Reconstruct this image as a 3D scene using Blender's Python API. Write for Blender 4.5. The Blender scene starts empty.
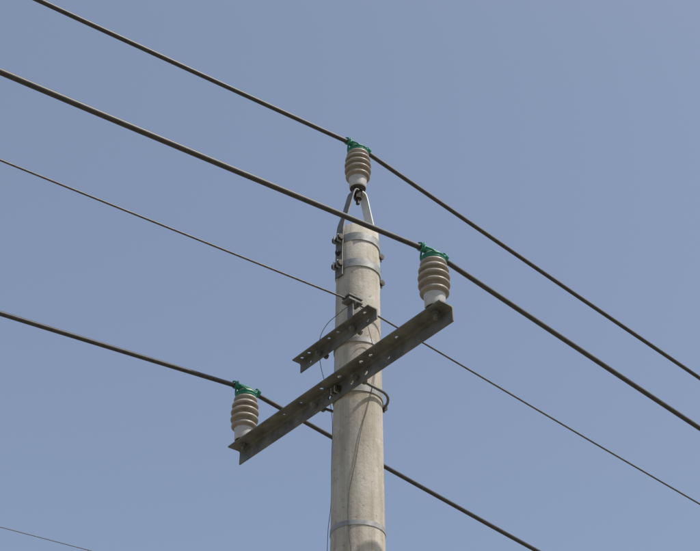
import bpy, bmesh, random
from math import *
from mathutils import Vector, Matrix
random.seed(4)
H0=3.2                      # eye height above the field
PX,Y0=0.0346,4.6            # pole position
PHI=0.90183                 # heading of the crossarm
SPAN=45.0
scene=bpy.context.scene
FRAME=Matrix.Translation((PX,Y0,H0))@Matrix.Rotation(-PHI,4,'Z')

# ---------------------------------------------------------------- materials
def nodes(name):
    m=bpy.data.materials.new(name); m.use_nodes=True
    nt=m.node_tree; b=nt.nodes['Principled BSDF']
    return m,nt,b
def noise(nt,scale,detail=6,rough=.6,vec=None,stretch=None):
    n=nt.nodes.new('ShaderNodeTexNoise'); n.inputs['Scale'].default_value=scale
    n.inputs['Detail'].default_value=detail; n.inputs['Roughness'].default_value=rough
    tc=nt.nodes.new('ShaderNodeTexCoord')
    if stretch:
        mp=nt.nodes.new('ShaderNodeMapping'); mp.inputs['Scale'].default_value=stretch
        nt.links.new(tc.outputs['Object'],mp.inputs[0]); nt.links.new(mp.outputs[0],n.inputs['Vector'])
    else: nt.links.new(tc.outputs['Object'],n.inputs['Vector'])
    return n.outputs['Fac']
def ramp(nt,fac,stops):
    r=nt.nodes.new('ShaderNodeValToRGB'); e=r.color_ramp.elements
    while len(e)<len(stops): e.new(.5)
    for i,(p,c) in enumerate(stops):
        e[i].position=p; e[i].color=(*c,1)
    nt.links.new(fac,r.inputs[0]); return r.outputs[0]
def mix(nt,fac,a,b,mode='MIX'):
    n=nt.nodes.new('ShaderNodeMix'); n.data_type='RGBA'; n.blend_type=mode
    if isinstance(fac,float): n.inputs[0].default_value=fac
    else: nt.links.new(fac,n.inputs[0])
    nt.links.new(a,n.inputs[6]) if not isinstance(a,tuple) else setattr(n.inputs[6],'default_value',(*a,1))
    nt.links.new(b,n.inputs[7]) if not isinstance(b,tuple) else setattr(n.inputs[7],'default_value',(*b,1))
    return n.outputs[2]
def bump(nt,b,h,s,d=.002):
    n=nt.nodes.new('ShaderNodeBump'); n.inputs['Strength'].default_value=s; n.inputs['Distance'].default_value=d
    nt.links.new(h,n.inputs['Height']); nt.links.new(n.outputs[0],b.inputs['Normal'])
def simple(name,c1,c2,rough,metal=0,scale=30,bs=.3,stretch=None):
    m,nt,b=nodes(name)
    f=noise(nt,scale,stretch=stretch)
    nt.links.new(ramp(nt,f,[(.32,c1),(.68,c2)]),b.inputs['Base Color'])
    b.inputs['Roughness'].default_value=rough; b.inputs['Metallic'].default_value=metal
    bump(nt,b,noise(nt,scale*3),bs,.001)
    return m

def concrete():
    m,nt,b=nodes('cast_concrete')
    base=ramp(nt,noise(nt,5,8,.65),[(.3,(.42,.38,.31)),(.5,(.51,.47,.395)),(.72,(.60,.565,.49))])
    streak=ramp(nt,noise(nt,1,6,.6,stretch=(38,38,2.2)),[(.36,(.66,.61,.54)),(.55,(1,1,1)),(.75,(1.0,1.0,1.0))])
    c=mix(nt,.65,base,streak,'MULTIPLY')
    spots=ramp(nt,noise(nt,55,5,.7),[(.30,(.45,.41,.35)),(.42,(1,1,1))])
    c=mix(nt,.75,c,spots,'MULTIPLY')
    pale=ramp(nt,noise(nt,14,6,.7),[(.56,(0,0,0)),(.72,(1,1,1))])
    bw=nt.nodes.new('ShaderNodeMath'); bw.operation='MULTIPLY'; bw.inputs[1].default_value=.5
    nt.links.new(pale,bw.inputs[0])
    c=mix(nt,bw.outputs[0],c,(.66,.635,.575))
    nt.links.new(c,b.inputs['Base Color']); b.inputs['Roughness'].default_value=.92
    bump(nt,b,noise(nt,45,8,.75),.7,.004)
    return m
M_CON=concrete()
M_ARM=simple('weathered_dark_steel',(.09,.09,.08),(.22,.215,.19),.6,.15,16,.3)
M_GALV=simple('galvanised_steel',(.24,.24,.23),(.42,.42,.405),.6,.3,35)
M_STRAP=simple('galvanised_strap_painted_lit',(.58,.58,.57),(.72,.72,.70),.5,.1,30)  # galvanised tone whitened, so the strap's lit look is in its colour
M_BOLT=simple('rusty_bolt_steel',(.03,.026,.022),(.09,.075,.06),.6,.4,60)
M_WIRE=simple('black_cable_sheath',(.034,.031,.030),(.062,.057,.053),.5,0,40,.1)
M_BARE=simple('bare_steel_strand',(.07,.066,.06),(.14,.13,.12),.5,.3,80)
M_PORC=simple('dusty_brown_grey_porcelain',(.26,.225,.18),(.40,.355,.295),.42,0,28,.1)
M_BASE=simple('pale_porcelain_neck',(.42,.41,.385),(.58,.57,.54),.5,0,30,.1)
M_GREEN=simple('green_tie_wrap',(.012,.16,.095),(.04,.28,.18),.5,0,60,.3)
M_SOIL=simple('dry_field_soil',(.13,.115,.08),(.22,.195,.14),.95,0,.6,.5)

# ---------------------------------------------------------------- mesh builder
class Mesh:
    def __init__(s): s.bm=bmesh.new(); s.mats=[]
    def mi(s,m):
        if m not in s.mats: s.mats.append(m)
        return s.mats.index(m)
    def face(s,vs,m,smooth=False):
        try: f=s.bm.faces.new(vs)
        except ValueError: return
        f.material_index=s.mi(m); f.smooth=smooth
    def lathe(s,prof,m,c=(0,0,0),n=40,smooth=True,axis=None,mats=None):
        M=Matrix.Translation(c)
        if axis is not None: M=M@Vector((0,0,1)).rotation_difference(Vector(axis)).to_matrix().to_4x4()
        rings=[]
        for r,z in prof:
            if r<1e-6: rings.append([s.bm.verts.new(M@Vector((0,0,z)))])
            else: rings.append([s.bm.verts.new(M@Vector((r*cos(2*pi*i/n),r*sin(2*pi*i/n),z))) for i in range(n)])
        for k in range(len(rings)-1):
            a,b=rings[k],rings[k+1]; mm=mats[k] if mats else m
            for i in range(n):
                j=(i+1)%n
                if len(a)==1 and len(b)==1: continue
                if len(a)==1: s.face([a[0],b[j],b[i]],mm,smooth)
                elif len(b)==1: s.face([a[i],a[j],b[0]],mm,smooth)
                else: s.face([a[i],a[j],b[j],b[i]],mm,smooth)
    def cyl(s,c,axis,r,l,m,n=12):
        s.lathe([(0,-l/2),(r,-l/2),(r,l/2),(0,l/2)],m,c,n,False,axis)
    def bolt(s,c,axis,m=None,r=.008,l=.05,hr=.015):
        m=m or M_BOLT; ax=Vector(axis).normalized(); c=Vector(c)
        s.cyl(c,ax,r,l,m,10); s.cyl(c+ax*(l/2-.006),ax,hr,.011,m,6); s.cyl(c-ax*(l/2-.012),ax,hr,.011,m,6)
    def box(s,lo,hi,m,bev=.0012):
        b2=bmesh.new(); bmesh.ops.create_cube(b2,size=1)
        for v in b2.verts: v.co=Vector([lo[i]+(v.co[i]+.5)*(hi[i]-lo[i]) for i in range(3)])
        bmesh.ops.bevel(b2,geom=b2.edges[:],offset=bev,segments=1,affect='EDGES')
        s.merge(b2,m)
    def merge(s,b2,m,smooth=False):
        mp={v:s.bm.verts.new(v.co) for v in b2.verts}
        for f in b2.faces: s.face([mp[v] for v in f.verts],m,smooth)
        b2.free()
    def extrude(s,pts2,plane,t0,t1,m):
        def P(p,t): return Vector((t,p[0],p[1])) if plane=='yz' else Vector((p[0],t,p[1]))
        A=[s.bm.verts.new(P(p,t0)) for p in pts2]; B=[s.bm.verts.new(P(p,t1)) for p in pts2]
        n=len(pts2)
        for i in range(n): s.face([A[i],A[(i+1)%n],B[(i+1)%n],B[i]],m)
        s.face(A,m); s.face(B[::-1],m)
    def tube(s,pts,r,m,n=10):
        pts=[Vector(p) for p in pts]; rings=[]
        up=Vector((0,0,1))
        prev=None
        for i,p in enumerate(pts):
            t=(pts[min(i+1,len(pts)-1)]-pts[max(i-1,0)]).normalized()
            if prev is None:
                x=t.cross(up if abs(t.z)<.9 else Vector((1,0,0))).normalized()
            else: x=(prev-t*prev.dot(t)).normalized()
            prev=x; y=t.cross(x)
            rings.append([s.bm.verts.new(p+(x*cos(2*pi*k/n)+y*sin(2*pi*k/n))*r) for k in range(n)])
        for a,b in zip(rings,rings[1:]):
            for k in range(n): s.face([a[k],a[(k+1)%n],b[(k+1)%n],b[k]],m,True)
        s.face(rings[0][::-1],m); s.face(rings[-1],m)
    def strip(s,pts,wid,th,m,xc=0):
        pts=[Vector(p) for p in pts]; o=[]
        for i,p in enumerate(pts):
            t=(pts[min(i+1,len(pts)-1)]-pts[max(i-1,0)]).normalized(); o.append(Vector((-t.y,t.x)))
        rings=[]
        for p,q in zip(pts,o):
            a=p+q*th/2; b=p-q*th/2
            rings.append([s.bm.verts.new((xc+sx*wid/2,c.x,c.y)) for sx,c in((-1,a),(1,a),(1,b),(-1,b))])
        for a,b in zip(rings,rings[1:]):
            for k in range(4): s.face([a[k],a[(k+1)%4],b[(k+1)%4],b[k]],m)
        s.face(rings[0][::-1],m); s.face(rings[-1],m)
    def obj(s,name,mw,cuts=None):
        bmesh.ops.recalc_face_normals(s.bm,faces=s.bm.faces[:])
        me=bpy.data.meshes.new(name); s.bm.to_mesh(me); s.bm.free()
        for m in s.mats: me.materials.append(m)
        o=bpy.data.objects.new(name,me); scene.collection.objects.link(o); o.matrix_world=mw
        return o
def bez(pts,n=14):
    P=[Vector(p) for p in pts]; P=[2*P[0]-P[1]]+P+[2*P[-1]-P[-2]]; out=[]
    for i in range(1,len(P)-2):
        for k in range(n):
            t=k/n; a,b,c,d=P[i-1:i+3]
            out.append(.5*((2*b)+(c-a)*t+(2*a-5*b+4*c-d)*t*t+(3*b-a-3*c+d)*t**3))
    out.append(P[-2]); return out

# ---------------------------------------------------------------- pole shaft, clamps, top bracket
ZT=3.745
def rad(z): return .0940+(ZT-z)*.0078
def band(M,z,h=.042,t=.004,m=None,ears=True):
    m=m or M_GALV; r=rad(z)+.001
    M.lathe([(r-.003,z-h/2),(r+t,z-h/2)],m,n=72,smooth=False)
    M.lathe([(r+t,z-h/2),(r+t,z+h/2)],m,n=72)
    M.lathe([(r+t,z+h/2),(r-.003,z+h/2)],m,n=72,smooth=False)
    if ears:
        for sg in(-1,1):
            y0=sg*(r+t*.5); y1=sg*(r+t+.028)
            for sx in(-1,1):
                x0,x1=sorted((sx*.010,sx*.016))
                M.box((x0,min(y0,y1),z-h/2),(x1,max(y0,y1),z+h/2),m)
            M.bolt((0,sg*(r+t+.017),z),(1,0,0),l=.06)
P=Mesh()
zs=[-H0-.3,-H0+.5,-1,0,.8,1.4,2,2.4,2.8,3.2,3.5,ZT-.006]
prof=[(0,-H0-.3)]+[(rad(z),z) for z in zs]+[(rad(ZT)-.006,ZT),(rad(ZT)-.030,ZT+.001),(rad(ZT)-.032,ZT-.05),(0,ZT-.05)]
P.lathe(prof,M_CON,n=96)
for a in (radians(-78),radians(102)):      # mould seam ribs
    P.tube([((rad(z)-.0013)*cos(a),(rad(z)-.0013)*sin(a),z) for z in zs],.0020,M_CON,6)
band(P,3.662); band(P,3.515); band(P,3.105,.022,.003,ears=False); band(P,2.865,.030,.003); band(P,2.262,.020,.0015,ears=False)
# pole-top bracket : two bent flats closing into a saddle
for sg in(-1,1):
    y=rad(3.6)+.009
    pts=[(sg*y,3.46),(sg*y,3.60),(sg*(y-.006),3.74),(sg*(y-.028),3.82),(sg*.056,3.90),(sg*.040,3.965),(sg*.028,3.992),(sg*.010,3.998)]
    P.strip([(p.x,p.y) for p in bez([(a,b,0) for a,b in pts],5)],.048,.006,M_STRAP if sg>0 else M_ARM)  # right strap paler than the left: its brightness is painted, not lit
    P.bolt((0,sg*(y+.004),3.588),(0,1,0),l=.03)
P.cyl((0,0,3.985),(0,0,1),.020,.05,M_BOLT,6); P.cyl((0,0,4.008),(0,0,1),.027,.008,M_BOLT,20)
P.cyl((0,0,3.955),(0,0,1),.009,.05,M_BOLT,12)
# thin earthing leads down the pole
lead=bez([(.116,-.120,3.245),(.06,-.155,3.20),(.0,-.170,3.17),(-.06,-.158,3.13),(-.10,-.12,3.04),(-.110,-.07,2.92),
          (-.106,-.05,2.8),(-.107,-.05,2.6),(-.107,-.05,2.42),(-.087,-.077,2.30),(-.074,-.090,2.2),(-.072,-.097,1.9),(-.085,-.085,1.2),(-.092,-.095,0),(-.1,-.1,-H0+.02)],12)
P.tube(lead,.0014,M_BARE,6)
lead2=bez([(.116,-.120,3.25),(.137,-.09,3.21),(.119,-.03,3.12),(.106,.01,3.0),(.109,-.005,2.9),(.102,-.03,2.78),(.091,-.057,2.66),(.077,-.074,2.52),(.059,-.092,2.38),(.059,-.093,2.25),(.072,-.085,2.1)],12)
P.tube(lead2,.0014,M_BARE,6)
pole=P.obj('concrete_utility_pole',FRAME)

# ---------------------------------------------------------------- angle steel members
def angle(name,x0,x1,yc,zc,size,th,holesH,holesV,extra):
    A=Mesh()
    s=size
    prof=[(yc,zc),(yc,zc-s),(yc-th*.6,zc-s),(yc-th,zc-s+.002),(yc-th,zc-th-.007),(yc-th-.002,zc-th-.002),(yc-th-.007,zc-th),(yc-s+.002,zc-th),(yc-s,zc-th*.6),(yc-s,zc)]
    A.extrude(prof,'yz',x0,x1,M_ARM)
    o=A.obj(name,FRAME)
    C=Mesh()
    for x,r in holesH: C.cyl((x,yc-s*.55,zc-th/2),(0,0,1),r,.05,M_ARM,14)
    for x,r in holesV: C.cyl((x,yc-th/2,zc-s*.55),(0,1,0),r,.03,M_ARM,14)
    c=C.obj('cut',FRAME)
    md=o.modifiers.new('b','BOOLEAN'); md.operation='DIFFERENCE'; md.object=c; md.solver='EXACT'
    dg=bpy.context.evaluated_depsgraph_get(); me=bpy.data.meshes.new_from_object(o.evaluated_get(dg))
    o.modifiers.clear()
    bm=bmesh.new(); bm.from_mesh(me)
    E=Mesh(); E.bm.free(); E.bm=bm; E.mats=[M_ARM]
    extra(E)
    bmesh.ops.recalc_face_normals(bm,faces=bm.faces[:])
    bm.to_mesh(o.data); bm.free(); o.data.materials.clear()
    for m in E.mats: o.data.materials.append(m)
    bpy.data.objects.remove(c)
    return o
ZA=2.900; YA=-.1045
def arm_extra(E):
    for x in(-.136,.136):
        E.bolt((x,-.104,ZA-.038),(0,1,0),r=.008,l=.07,hr=.014)
    pts=[(-.136,-.12,ZA-.038)]+[(-.122*cos(t),.02+.10*sin(t),ZA-.038) for t in [pi*k/16 for k in range(17)]]+[(.136,-.12,ZA-.038)]
    E.tube(pts,.006,M_GALV,8)
    for x in(-.633,.640):
        E.cyl((x,-.138,ZA-.012),(0,0,1),.017,.012,M_BOLT,6); E.cyl((x,-.138,ZA-.025),(0,0,1),.009,.03,M_BOLT,10)
arm=angle('steel_crossarm',-.697,.704,YA,ZA,.070,.006,
   [(-.32,.007),(-.20,.007),(-.06,.009),(.06,.009),(.20,.009),(.26,.008),(.42,.007)],[(-.27,.008),(-.05,.010),(.10,.010),(.19,.010),(.33,.007)],arm_extra)
ZB=3.14; YB=-.1035
def br_extra(E):
    E.bolt((-.115,-.104,ZB-.028),(0,1,0),r=.007,l=.06,hr=.013); E.bolt((.115,-.104,ZB-.028),(0,1,0),r=.007,l=.06,hr=.013)
    E.box((.098,-.135,ZB),(.134,-.129,ZB+.090),M_BOLT); E.box((.090,-.147,ZB),(.142,-.112,ZB+.006),M_BOLT)
    E.cyl((.116,-.122,ZB+.10),(0,0,1),.010,.05,M_BOLT,8)
    E.box((.090,-.160,ZB+.096),(.142,-.086,ZB+.107),M_BOLT); E.box((.090,-.160,ZB+.117),(.142,-.086,ZB+.125),M_BOLT)
    E.bolt((.101,-.122,ZB+.11),(0,0,1),l=.05,r=.006,hr=.011); E.bolt((.131,-.122,ZB+.11),(0,0,1),l=.05,r=.006,hr=.011)
bracket=angle('steel_bracket',-.262,.258,YB,ZB,.050,.005,[(-.22,.008),(-.17,.008),(-.03,.007),(.03,.008),(.21,.007)],[(-.19,.007),(.2,.007)],br_extra)

# ---------------------------------------------------------------- insulators
def insulator_mesh():
    I=Mesh(); pr=[]; mt=[]
    def add(r,z,m): pr.append((r,z)); mt.append(m)
    add(0,0,M_BOLT); add(.030,0,M_BOLT); add(.032,.002,M_BOLT); add(.032,.008,M_BOLT); add(.037,.009,M_BASE)
    add(.040,.018,M_BASE); add(.0400,.042,M_BASE); add(.042,.056,M_BASE); add(.043,.066,M_PORC); add(.043,.069,M_PORC)
    for i,(zc,r) in enumerate([(.083,.0575),(.118,.0625),(.153,.0630),(.187,.0600)]):
        add(.042,zc-.0115,M_PORC); add(.046,zc-.0065,M_PORC); add(r-.005,zc-.0085,M_PORC); add(r-.001,zc-.006,M_PORC); add(r,zc-.001,M_PORC)
        add(r-.002,zc+.004,M_PORC); add(r-.009,zc+.010,M_PORC); add(.047,zc+.0145,M_PORC); add(.042,zc+.0185,M_PORC)
    add(.043,.209,M_PORC); add(.051,.212,M_PORC); add(.053,.217,M_PORC); add(.051,.224,M_PORC); add(.040,.231,M_PORC); add(.038,.240,M_PORC)
    add(.045,.246,M_PORC); add(.045,.254,M_PORC); add(.038,.262,M_PORC); add(.02,.267,M_PORC); add(0,.267,M_PORC)
    I.lathe(pr,M_PORC,n=48,mats=mt)
    for k,z in enumerate((.235,.241,.247)):
        rr=.0425+.003*(k==2)
        I.tube([(rr*cos(t),rr*sin(t),z) for t in [2*pi*j/40 for j in range(41)]],.0042,M_GREEN,7)
    for sx in(-1,1):
        for sy in(-1,1):
            I.tube(bez([(sx*.040,sy*.012,.240),(sx*.038,sy*.030,.254),(sx*.016,sy*.045,.274),(-sx*.006,sy*.052,.296),(-sx*.018,sy*.058,.278),(0,sy*.062,.262),(sx*.017,sy*.066,.280),(0,sy*.070,.295)],6),.0040,M_GREEN,7)
    return I
I0=insulator_mesh().obj('pin_insulator',FRAME@Matrix.Translation((0,0,4.012)))
I1=I0.copy(); I1.name='pin_insulator.001'; I1.matrix_world=FRAME@Matrix.Translation((.640,-.138,ZA)); scene.collection.objects.link(I1)
I2=I0.copy(); I2.name='pin_insulator.002'; I2.matrix_world=FRAME@Matrix.Translation((-.633,-.138,ZA))@Matrix.Rotation(pi,4,'Z'); scene.collection.objects.link(I2)

# ---------------------------------------------------------------- conductors
def line(name,x,y0,z,sL,sR,r,mat,sleeve=True,n=10):
    W=Mesh(); pts=[]
    ts=[-SPAN+1.5*k for k in range(int(SPAN/1.5))]
    ts=[t for t in ts if t<-1.0]+[-1,-.5,-.2,-.1,-.04,0,.04,.1,.2,.5,1]+[1.5*k for k in range(1,int(SPAN/1.5)+1)]
    for t in sorted(set(ts)):
        s=sL if t<0 else sR; a=abs(t)
        pts.append((x,y0+t,z+s*a*(1-a/SPAN)))
    W.tube(pts,r,mat,n)
    if sleeve:
        sp=[(x,y0+t,z+(sL if t<0 else sR)*abs(t)) for t in(-.060,-.058,-.03,0,.03,.058,.060)]
        W.tube(sp,r+.0045,M_GREEN,14)
    return W.obj(name,FRAME)
line('power_line',0,0,4.012+.281,-.1016,-.1442,.0110,M_WIRE)
line('power_line.001',.640,-.138,ZA+.281,-.1016,-.1442,.0110,M_WIRE)
line('power_line.002',-.633,-.138,ZA+.281,-.1016,-.1442,.0110,M_WIRE)
line('guard_wire',.116,-.122,ZB+.112,-.074,-.113,.0042,M_BARE,False,8)

# neighbouring poles that carry the far ends of the spans
for k,sg in enumerate((-1,1)):
    T=Matrix.Translation(Vector((sin(PHI),cos(PHI),0))*SPAN*sg)
    for o in(pole,arm,bracket,I0,I1,I2):
        c=o.copy(); c.matrix_world=T@o.matrix_world; scene.collection.objects.link(c)

# telephone wire on its own row of poles behind
W=Mesh(); wd=Vector((.7845,.6201,.0)); p0=Vector((-2.41,8.21,4.084+H0))
W.tube([p0+wd*t+Vector((0,0,.05*t-.0012*t*t)) for t in [-30+2*k for k in range(36)]],.0030,M_BARE,6)
W.obj('telephone_wire',Matrix.Identity(4))
for k,t in enumerate((-30,40)):
    q=p0+wd*t+Vector((0,0,.05*t-.0012*t*t))
    T=Mesh(); T.lathe([(0,-.3),(.13,-.3),(.08,q.z+.15),(.05,q.z+.16),(0,q.z+.16)],M_CON,n=32)
    T.box((-.5,-.04,q.z-.09),(.5,.04,q.z-.01),M_ARM); T.cyl((0,0,q.z-.005),(0,0,1),.02,.02,M_BASE)
    T.obj('telephone_pole' if k==0 else 'telephone_pole.001',Matrix.Translation((q.x,q.y,0))@Matrix.Rotation(-PHI,4,'Z'))

# ---------------------------------------------------------------- ground
G=Mesh(); b2=bmesh.new(); bmesh.ops.create_grid(b2,x_segments=60,y_segments=60,size=1500)
for v in b2.verts: v.co.z=random.uniform(-.06,.0) if v.co.length>60 else 0
G.merge(b2,M_SOIL,True); G.obj('ground',Matrix.Identity(4))

# ---------------------------------------------------------------- light
sd=Vector((.93,-.37,0)).normalized(); el=radians(57)
sdir=Vector((sd.x*cos(el),sd.y*cos(el),sin(el)))
L=bpy.data.lights.new('sun','SUN'); L.energy=4.0; L.angle=radians(.6); L.color=(1,.95,.87)
lo=bpy.data.objects.new('sun',L); lo.rotation_euler=sdir.to_track_quat('Z','Y').to_euler(); scene.collection.objects.link(lo)
w=bpy.data.worlds.new('World'); scene.world=w; w.use_nodes=True; nt=w.node_tree
bg=nt.nodes['Background']; sk=nt.nodes.new('ShaderNodeTexSky'); sk.sky_type='NISHITA'; sk.sun_disc=False
sk.sun_elevation=el; sk.sun_rotation=atan2(sd.x,sd.y); sk.air_density=1.0; sk.dust_density=2.4; sk.ozone_density=1.0; sk.altitude=0
haze=mix(nt,.46,sk.outputs[0],(1.98,2.38,3.15))
nt.links.new(haze,bg.inputs[0]); bg.inputs[1].default_value=.15

# ---------------------------------------------------------------- camera
p,roll=.65242,.00454
F=Vector((0,cos(p),sin(p)));U0=Vector((0,-sin(p),cos(p)));R0=Vector((1,0,0))
R=R0*cos(roll)+U0*sin(roll);U=-R0*sin(roll)+U0*cos(roll)
cm=bpy.data.cameras.new('camera'); co=bpy.data.objects.new('camera',cm); scene.collection.objects.link(co)
m=Matrix(((R.x,U.x,-F.x,0),(R.y,U.y,-F.y,0),(R.z,U.z,-F.z,H0),(0,0,0,1))); co.matrix_world=m
cm.sensor_width=36; cm.lens=36*1308.15/700; cm.clip_end=6000; cm.clip_start=.05
scene.camera=co
scene.view_settings.view_transform='Standard'; scene.view_settings.look='None'; scene.view_settings.exposure=0
